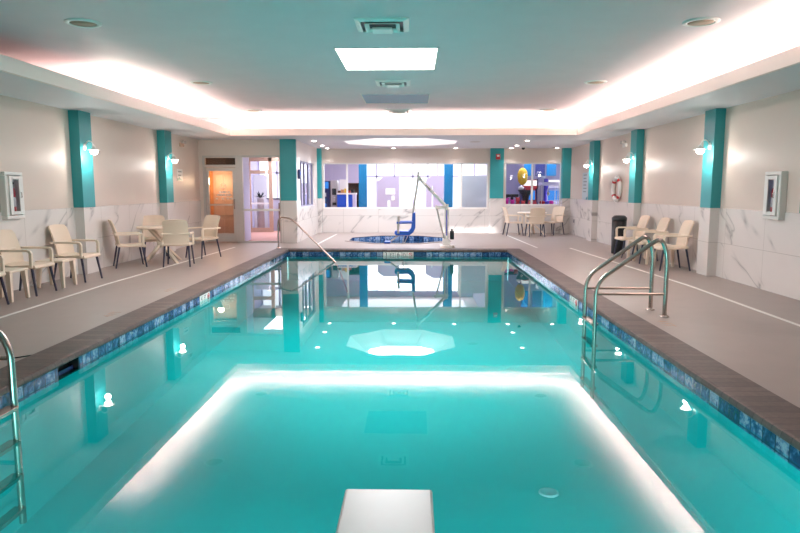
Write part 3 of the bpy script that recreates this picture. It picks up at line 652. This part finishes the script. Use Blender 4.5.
def side_table():
    o = empty('side_table')
    MB().box(-.21, .21, -.21, .21, .385, .42).build('table_top', 'resin2', o, .015)
    for sx in (-1, 1):
        for sy in (-1, 1):
            m = MB(); t0_, t1_ = (sx*.165, sy*.165), (sx*.185, sy*.185); a, b = .035, .022
            vs = [(t0_[0]+i*a, t0_[1]+j*a, .386) for i, j in ((-1, -1), (1, -1), (1, 1), (-1, 1))]+[(t1_[0]+i*b, t1_[1]+j*b, 0) for i, j in ((-1, -1), (1, -1), (1, 1), (-1, 1))]
            m.add(vs, [(0, 1, 2, 3), (7, 6, 5, 4)]+[(i, 4+i, 4+(i+1) % 4, (i+1) % 4) for i in range(4)]); m.build('leg', 'resin2', o, .006)
    return o
st = side_table(); st.location = (-5.52, 8.44, 0); tag(st, 'low cream side table at the left edge, nearest the camera', 'side table', 'low cream side tables')
dup(st, (-5.5, 9.66, 0), .03, 'low cream side table in front of the first left pillar chair'); dup(st, (4.80, 12.53, 0), 0, 'low cream side table nearer of the two on the right wall'); dup(st, (4.79, 13.62, 0), 0, 'low cream side table farther of the two on the right wall')
def round_tab():
    o = empty('dining_table')
    MB().lathe([(0, .69), (.42, .69), (.47, .70), (.47, .725), (.46, .735), (0, .735)], n=36).build('table_top', 'resin2', o)
    for k in range(4):
        a = PI/4+k*PI/2; c_, s_ = math.cos(a), math.sin(a)
        vs = []; 
        for (r_, z, w_) in ((-.28, .69, .035), (.05, .36, .04), (.45, 0, .035)):
            for dr in (-.03, .03):
                for q in (-w_, w_): vs.append((c_*(r_+dr)-s_*q, s_*(r_+dr)+c_*q, z))
        f = []
        for i in range(2):
            b = 4*i; f += [(b, b+1, b+5, b+4), (b+2, b+6, b+7, b+3), (b, b+4, b+6, b+2), (b+1, b+3, b+7, b+5)]
        f += [(0, 2, 3, 1), (8, 9, 11, 10)]
        MB().add(vs, f).build('leg', 'resin2', o, .006)
    MB().lathe([(0, .3), (.09, .3), (.09, .42), (0, .42)], n=16).build('hub', 'resin2', o)
    return o
rt = round_tab(); rt.location = (-5.18, 13.0, 0); tag(rt, 'cream resin table with splayed crossed legs by the left wall', 'table', 'cream dining tables')
rt.rotation_euler.z = .25
dup(rt, (3.84, 20.98, 0), .4, 'cream resin table under the toy window at the far right')
# ------------------------------------------------------------------ pool fittings
def bend(pts, rad=.12, n=6):
    out = [Vector(pts[0])]
    for a, b, c in zip(pts[:-2], pts[1:-1], pts[2:]):
        a, b, c = Vector(a), Vector(b), Vector(c); u = (a-b).normalized(); v = (c-b).normalized()
        r_ = min(rad, (a-b).length*.45, (c-b).length*.45); p, q = b+u*r_, b+v*r_
        for i in range(n+1):
            t = i/n; out.append(p*(1-t)**2 + b*2*t*(1-t) + q*t*t)
    return out+[Vector(pts[-1])]
def ladder():
    o = empty('pool_ladder')
    for s in (-.225, .225):
        r = MB(); r.tube(bend([(-.16, s, -1.0), (-.16, s, .41), (.57, s, .94), (.65, s, .74), (.65, s, .0)], .16), .025, 12).build('handrail', 'steel', o)
        MB().lathe([(0, .02), (.045, .018), (.055, .004), (.055, 0)], (.65, s, 0), 16).build('flange', 'steel', o)
        MB().tube([(-.16, s, .27), (.65, s, .27)], .016, 10).build('cross_bar', 'steel', o)
    for z in (-.10, -.36, -.62, -.88):
        MB().box(-.2, -.11, -.215, .215, z-.015, z+.015).build('tread', 'steel', o, .004)
    return o
la = ladder(); la.location = (PX1, 7.7, 0); tag(la, 'stainless steel pool ladder on the right side of the pool', 'ladder', 'steel pool ladders')
dup(la, (PX0, 4.27, 0), PI, 'stainless steel pool ladder cut off by the left edge')
hr = empty('pool_handrail', (0, 0, 0), 0, 'single curved steel handrail into the far left corner of the pool', 'handrail')
MB().tube(bend([(-3.43, 16.1, 0), (-3.43, 16.1, .78), (-3.0, 15.6, .78), (-1.7, 14.1, -.17), (-1.45, 13.8, -.75)], .22), .021, 12).build('rail', 'steel', hr)
MB().lathe([(0, .02), (.045, .018), (.055, .004), (.055, 0)], (-3.43, 16.1, 0), 16).build('flange', 'steel', hr)
bd = empty('diving_board', (-.115, 1.0, 0), 0, 'white flat board jutting over the near end of the pool', 'diving board')
MB().box(-.205, .205, -.6, 1.86, .045, .10).build('board', 'white', bd, .012); MB().box(-.16, .16, -.5, -.1, 0, .045).build('stand', 'alu', bd, .006)
tag(MB().lathe([(0, .008), (.055, .008), (.07, .014), (.085, .008), (.088, 0)], (1.18, 5.32, D+(DF-D)*(5.32-PY0)/(PY1-PY0)+.012), 24).build('pool_drain', 'frost'), 'round drain cover on the pool floor at the right', 'drain')
sk = empty('pool_skimmer', (PX0, (SK0+SK1)/2, -.06), 0, 'dark skimmer opening in the left waterline tiles', 'skimmer')
hw = (SK1-SK0)/2
MB().box(-.12, -.09, -hw, hw, -.11, .01).box(-.09, -.004, -hw, -hw+.012, -.11, .01).box(-.09, -.004, hw-.012, hw, -.11, .01).box(-.09, -.004, -hw, hw, -.11, -.10).build('throat', 'black', sk)
MB().box(-.06, -.05, -hw+.02, hw-.02, -.095, -.06).build('flap', 'navy', sk)
# depth tiles in the waterline band
def marker(loc, rot, n, chars, label):
    o = empty('depth_marker', loc, 0, label, 'depth marker', 'white depth markers'); o.rotation_euler = rot
    for i, c in enumerate(chars):
        x = (i-(len(chars)-1)/2)*.15
        p = MB().box(x-.072, x+.072, -.004, .004, -.075, .06).build('tile', 'white', o)
        if c == '!':
            MB().lathe([(.032, -.003), (.045, -.003), (.045, .003), (.032, .003), (.032, -.003)], (x, -.005, 0), 20, axis='Y').build('prohibition_ring', 'red', o)
            MB().box(-.04, .04, -.003, .003, -.006, .006, mtx=Matrix.Translation((x, -.006, 0)) @ Matrix.Rotation(.78, 4, 'Y')).build('prohibition_bar', 'red', o)
        elif c.strip(): text('lettering', c, .13 if len(c) == 1 else .1, 'black', (x, -.005, 0), (PI/2, 0, 0), o)
    return o
marker((-.38, PY1-.004, -.105), (0, 0, 0), 5, ['3', 'FT', '6', 'IN', '!'], 'white depth tiles with a red no-diving ring on the far pool edge')
marker((PX0+.004, 9.3, -.105), (0, 0, PI/2), 3, ['4', 'FT', '!'], 'white depth tiles on the left waterline')
marker((PX1-.004, 9.1, -.105), (0, 0, -PI/2), 3, ['4', 'FT', '!'], 'white depth tiles on the right waterline behind the ladder')
def deckmark(x, y, rz, body, label):
    o = empty('deck_marking', (x, y, .0005), rz, label, 'floor marking', 'faded floor markings'); text('lettering', body, .17, 'tanmark', (0, 0, 0), (0, 0, 0), o, .0008)
deckmark(-3.62, 7.5, PI/2, '4 FT', 'faded tan depth marking on the left deck, nearer one'); deckmark(-3.62, 9.35, PI/2, '4 FT', 'faded tan depth marking on the left deck, farther one'); deckmark(2.82, 7.1, -PI/2, '4 FT', 'faded tan depth marking on the right deck at the ladder foot')
tag(MB().tube(bend([(-4.0, 5.40, .006), (-3.72, 5.5, .006), (-3.58, 5.44, .006), (-3.40, 5.6, .006)], .1), .006, 6).build('cord', 'black'), 'thin dark cord lying on the left deck by the ladder', 'cord')
# pool lift
lx, ly = .84, 16.5
lf = empty('pool_lift', (lx, ly, 0), 0, 'white pool lift with a blue seat beside the hot tub', 'pool lift')
MB().box(-.16, .14, -.28, .28, 0, .05).box(-.1, .08, -.14, .14, .05, .22).build('base', 'white', lf, .01)
MB().box(.09, .19, -.1, .06, .2, .42).box(.11, .16, -.08, .04, .42, .47).build('battery', 'black', lf, .015)
MB().box(.06, .2, -.2, .12, 0, .06).build('stabiliser', 'alu', lf, .01)
MB().tube([(.0, 0, .2), (.0, 0, 1.1)], .05, 12).build('mast', 'white', lf); MB().box(-.012, .012, -.052, -.04, .3, .95).build('mast_label', 'purple', lf)
MB().tube([(-.06, 0, .22), (-.27, 0, 1.08)], .022, 10).build('actuator', 'alu', lf)
bdir = Vector((-.76, 0, .78)); b0 = Vector((.05, 0, .98))
MB().tube([b0, b0+bdir], .042, 10).build('boom', 'white', lf); MB().tube([b0+bdir*.62+Vector((.0, -.045, .0)), b0+bdir*.78+Vector((0, -.045, 0))], .018, 8).build('boom_label', 'greytext', lf)
MB().box(-.3, .05, -.025, .025, .98, 1.06).build('bracket', 'white', lf, .01)
MB().lathe([(0, -.05), (.05, -.05), (.06, 0), (.05, .05), (0, .05)], tuple(b0+bdir), 14, axis='Y').build('pivot', 'white', lf)
MB().tube([(-.735, 0, 1.92), (-.74, 0, 1.7), (-.87, 0, .86)], .028, 10).build('hanger_pole', 'alu', lf)
sx = -.88
seat = MB(); seat.prism([(sx-.46, .36), (sx-.44, .43), (sx-.1, .42), (sx-.03, .5), (sx+.0, .88), (sx+.08, .9), (sx+.08, .5), (sx+.02, .38), (sx-.08, .31), (sx-.42, .31)], -.2, .2, 'Y'); seat.build('seat_shell', 'blue', lf, .02)
for s in (-.2, .2): MB().tube([(sx+.0, s, .64), (sx-.3, s, .635), (sx-.4, s, .63)], .03, 8).build('armrest', 'blue', lf)
MB().tube([(sx-.36, -.2, .36), (sx-.345, -.2, .80)], .03, 8).build('grip_post', 'alu', lf)
MB().tube([(sx-.3, 0, .33), (sx-.58, 0, .14)], .02, 8).tube([(sx-.2, -.1, .32), (sx-.25, -.1, .1), (sx-.2, .1, .1), (sx-.1, .1, .32)], .012, 6).build('leg_frame', 'alu', lf)
MB().box(sx-.72, sx-.56, -.16, .16, .10, .15).build('foot_rest', 'blue', lf, .015)
# ------------------------------------------------------------------ things on the walls
def cabinet_(x, y, d, label):
    o = empty('extinguisher_cabinet', (x, y, 1.4), d, label, 'cabinet', 'white wall cabinets')
    f = MB(); f.box(0, .10, -.21, .21, -.34, -.29).box(0, .10, -.21, .21, .29, .34).box(0, .10, -.21, -.15, -.29, .29).box(0, .10, .15, .21, -.29, .29).box(0, .02, -.15, .15, -.29, .29); f.build('body', 'white', o, .015)
    dr = MB().box(.10, .12, -.15, -.075, -.28, .28).box(.10, .12, .075, .15, -.28, .28).box(.10, .12, -.075, .075, .23, .28).box(.10, .12, -.075, .075, -.28, -.23).build('door', 'white', o, .004)
    MB().add([(.11, -.075, -.23), (.11, .075, -.23), (.11, .075, .23), (.11, -.075, .23)], [(0, 1, 2, 3)]).build('pane', 'glass', dr, recalc=False); MB().tube([(.12, .10, -.03), (.135, .10, -.03), (.135, .10, .04), (.12, .10, .04)], .006, 6).build('handle', 'steel', dr)
    return o
def exting(x, y, z, label):
    o = empty('fire_extinguisher', (x, y, z), 0, label, 'fire extinguisher', 'fire extinguishers')
    MB().lathe([(0, 0), (.035, 0), (.037, .02), (.037, .33), (.03, .38), (.015, .4), (0, .4)], n=18).build('cylinder', 'red', o); MB().lathe([(.0372, .12), (.038, .12), (.038, .26), (.0372, .26)], n=18).build('label_band', 'white', o); MB().tube([(0, 0, .39), (0, 0, .44), (.02, 0, .47)], .012, 8).build('valve', 'black', o)
cabinet_(XL, 9.28, 0, 'white extinguisher cabinet on the left wall above the chairs'); exting(XL+.062, 9.28, 1.115, 'red extinguisher inside the left wall cabinet')
cabinet_(XR, 9.32, PI, 'white extinguisher cabinet on the right wall'); exting(XR-.062, 9.32, 1.115, 'red extinguisher inside the right wall cabinet')
def sign(x, y, z, w_, h_, d, label, tall=False):
    o = empty('wall_sign', (x, y, z), d, label, 'sign')
    MB().box(.0, .008, -w_/2, w_/2, -h_/2, h_/2).build('plate', 'white' if not tall else 'frost', o)
    MB().prism([(-w_/2, -h_/2+.01), (w_/2, -h_/2+.01), (w_*.15, -h_/2+.05), (-w_*.1, -h_/2+.1), (-w_*.3, -h_/2+.2*min(1, h_)), (-w_/2, -h_/2+.24*min(1, h_))] if d == 0 else [(w_/2, -h_/2+.01), (w_/2, -h_/2+.24), (w_*.3, -h_/2+.2), (w_*.1, -h_/2+.1), (-w_*.15, -h_/2+.05), (-w_/2, -h_/2+.01)], .008, .011, 'X').build('wave', 'teal', o)
    for k in range(2 if not tall else 6):
        zz = h_/2-.07-k*(.09 if not tall else .1); MB().box(.008, .010, -w_*.3, w_*.3*(1-.3*(k % 2)), zz-.015, zz+.015).build('text_line', 'greytext', o)
sign(XL, 16.2, 1.84, .40, .30, 0, 'small white sign with a teal wave on the left wall near the door')
sign(XR, 19.75, 1.5, .62, .95, PI, 'tall pale poster with a teal wave on the right wall by the far pillar', True)
tag(MB().box(XR-.01, XR, 8.3, 8.78, 1.17, 1.36).build('wall_sign', 'teal'), 'teal sign on the right wall at the right edge', 'sign')
def emerg(x, y, z, d, label):
    o = empty('emergency_light', (x, y, z), d, label, 'emergency light', 'emergency lights'); MB().box(0, .06, -.11, .11, -.05, .05).build('housing', 'tanmark' if d == 0 else 'white', o, .01)
    for s in (-1, 1): MB().lathe([(0, .02), (.03, .02), (.045, .09), (.04, .095), (0, .09)], (.02, s*.08, .07), 12, axis='X').build('lamp_head', 'alu', o)
emerg(XL, 16.35, 2.60, 0, 'small emergency light high on the left wall near the door'); emerg(XR, 16.1, 2.56, PI, 'twin-headed emergency light above the life ring')
lr = empty('life_ring', (XR-.05, 16.55, 1.49), 0, 'white life ring with red bands on the right wall', 'life ring')
def torus(a0, a1, R, r, n=40, m=10):
    vs = []; 
    for i in range(n+1):
        a = a0+(a1-a0)*i/n
        for j in range(m): b = 2*PI*j/m; vs.append((r*math.sin(b), (R+r*math.cos(b))*math.cos(a), (R+r*math.cos(b))*math.sin(a)))
    return MB().add(vs, [(i*m+j, i*m+(j+1) % m, (i+1)*m+(j+1) % m, (i+1)*m+j) for i in range(n) for j in range(m)], True)
torus(0, 2*PI, .27, .05).build('ring', 'white', lr)
for k in range(4): torus(PI/4+k*PI/2-.14, PI/4+k*PI/2+.14, .27, .053, 8).build('band', 'red', lr)
torus(0, 2*PI, .34, .008, 40, 6).build('grab_rope', 'white', lr)
o = empty('wall_outlet', (XR, 20.9, .45), PI, 'grey power outlet low on the right wall', 'outlet'); MB().box(0, .02, -.06, .06, -.09, .09).build('plate', 'alu', o, .004); MB().box(.02, .03, -.03, .03, -.05, .05).build('socket', 'chairleg', o)
o = empty('wall_mounted_alarm', (2.8, YF-.1, 2.55), 0, 'red and white fire alarm strobe on the far teal pillar', 'alarm'); MB().box(-.07, .07, -.05, 0, -.09, .09).build('housing', 'red', o, .008); MB().box(-.04, .04, -.07, -.05, .0, .06).build('strobe', 'white', o, .008)
o = empty('wall_mounted_alarm', (XA+.012, 18.02, 1.9), 0, 'small dark blue box on the alcove corner beside the teal pillar', 'alarm'); MB().box(-.0, .06, -.07, .07, -.13, .13).build('housing', 'navy', o, .008); MB().box(.06, .07, -.04, .04, -.02, .06).build('lens', 'blue', o)
tc_ = empty('trash_can', (4.74, 14.9, 0), 0, 'tall black bin beside the chairs on the right wall', 'bin')
MB().lathe([(0, 0), (.15, 0), (.155, .02), (.165, .78), (.15, .78), (.15, .1)], n=24).build('body', 'black', tc_); MB().lathe([(.17, .77), (.172, .83), (.12, .88), (.11, .86), (.11, .8)], n=24).build('lid', 'black', tc_)
# ------------------------------------------------------------------ lights
def area(name, loc, rot, sx_, sy_, e, col, spread=PI):
    o = lamp(name, 'AREA', loc, e, col, shape='RECTANGLE', size=sx_, size_y=sy_, spread=spread); o.rotation_euler = rot; return o
for x in (-2.3, -.4, 1.5):
    pl_ = area('added_pool_fill', (x, PY0+.03, -.62), (PI/2, 0, 0),   .5, .3, 12, (.95, 1, 1), 1.9)  # unseen lights added under water for an even teal glow
WARM = (1, .9, .83)
Lc = CY1-10.1
area('cove_light_left', (CX0-.19, 10.1+Lc/2, ZS+.125), (0, PI-.15, 0), .05, Lc, 58, WARM)
area('cove_light_right', (CX1+.19, (3.5+CY1)/2, ZS+.125), (0, PI+.15, 0), .05, CY1-3.5, 104, WARM)
area('cove_light_far', ((CX0+CX1)/2, CY1+.22, ZS+.125), (PI-.1, 0, 0), CX1-CX0, .05, 72, WARM)
area('skylight_day', (-.37, 9.5, ZC-.008), (0, 0, 0), 1.3, 1.5, 98, (1, .98, 1))
area('octagon_day', (OX, OY, ZS+H8-.01), (0, 0, 0), 2.0, 2.0, 88, (.9, .9, 1))
for x, y, _ in dls:
    o = lamp('downlight_beam', 'SPOT', (x, y, ZS-.02), 20 if y > 21 else 44, (1, .93, .96), spot_size=1.9, spot_blend=.8, shadow_soft_size=.05)
area('lobby_light', (-.4, 25., 2.95), (0, 0, 0), 5, 4, 48, (.93, .94, 1))
area('lobby_daylight', (.1, LY-.15, 1.6), (-PI/2, 0, 0), 4.8, 2.2, 60, (.9, .93, 1))
area('lobby_front_fill', (-.4, 22.3, 2.9), (.35, 0, 0), 5, .3, 36, (.95, .94, 1))  # added fill to brighten the frosted panel, columns and machine fronts
area('toy_room_light', (4.2, 22.9, 2.85), (.2, 0, 0), 2, 1.2, 32, (.8, .78, 1))
area('entry_light', (-4.2, 22., 2.7), (0, 0, 0), 1.2, 4, 75, (.93, .94, 1))
lamp('warm_lobby_light', 'POINT', (-5.55, 18.05, 1.7), 11, (1, .66, .38), shadow_soft_size=.08)
for tx in (1.1, 1.35, 1.6, 1.85, 2.1, 2.3, 2.5, 2.7):
    o = lamp('added_wall_glow', 'SPOT', (OX, OY, ZS+.3), 650, (1, 1, 1), spot_size=.075, spot_blend=1., shadow_soft_size=.06)  # narrow spots added in the well to brighten the far wall's base
    o.rotation_euler = Vector((tx-OX, 21.75-OY, .06-ZS-.3)).to_track_quat('-Z', 'Y').to_euler()
W = bpy.data.worlds.new('sky'); bpy.context.scene.world = W; W.use_nodes = True
W.node_tree.nodes['Background'].inputs[0].default_value = (.93, .96, 1, 1); W.node_tree.nodes['Background'].inputs[1].default_value = 1.3
# ------------------------------------------------------------------ camera
cam = bpy.data.cameras.new('camera'); co = bpy.data.objects.new('camera', cam); C.objects.link(co)
F = 640.; pitch = math.atan(78/F); yaw = math.atan(14/F*math.cos(pitch))
cam.sensor_width = 36; cam.lens = F*36/800; cam.clip_end = 200
co.location = (0, 0, 1.5); co.rotation_euler = (PI/2-pitch, 0, yaw)
sc_ = bpy.context.scene; sc_.camera = co
sc_.view_settings.view_transform = 'Standard'; sc_.view_settings.look = 'None'; sc_.view_settings.exposure = 1.32; sc_.view_settings.gamma = 1
sc_.cycles.use_denoising = True; sc_.cycles.max_bounces = 8; sc_.cycles.diffuse_bounces = 5; sc_.cycles.transparent_max_bounces = 16; sc_.cycles.sample_clamp_indirect = 6
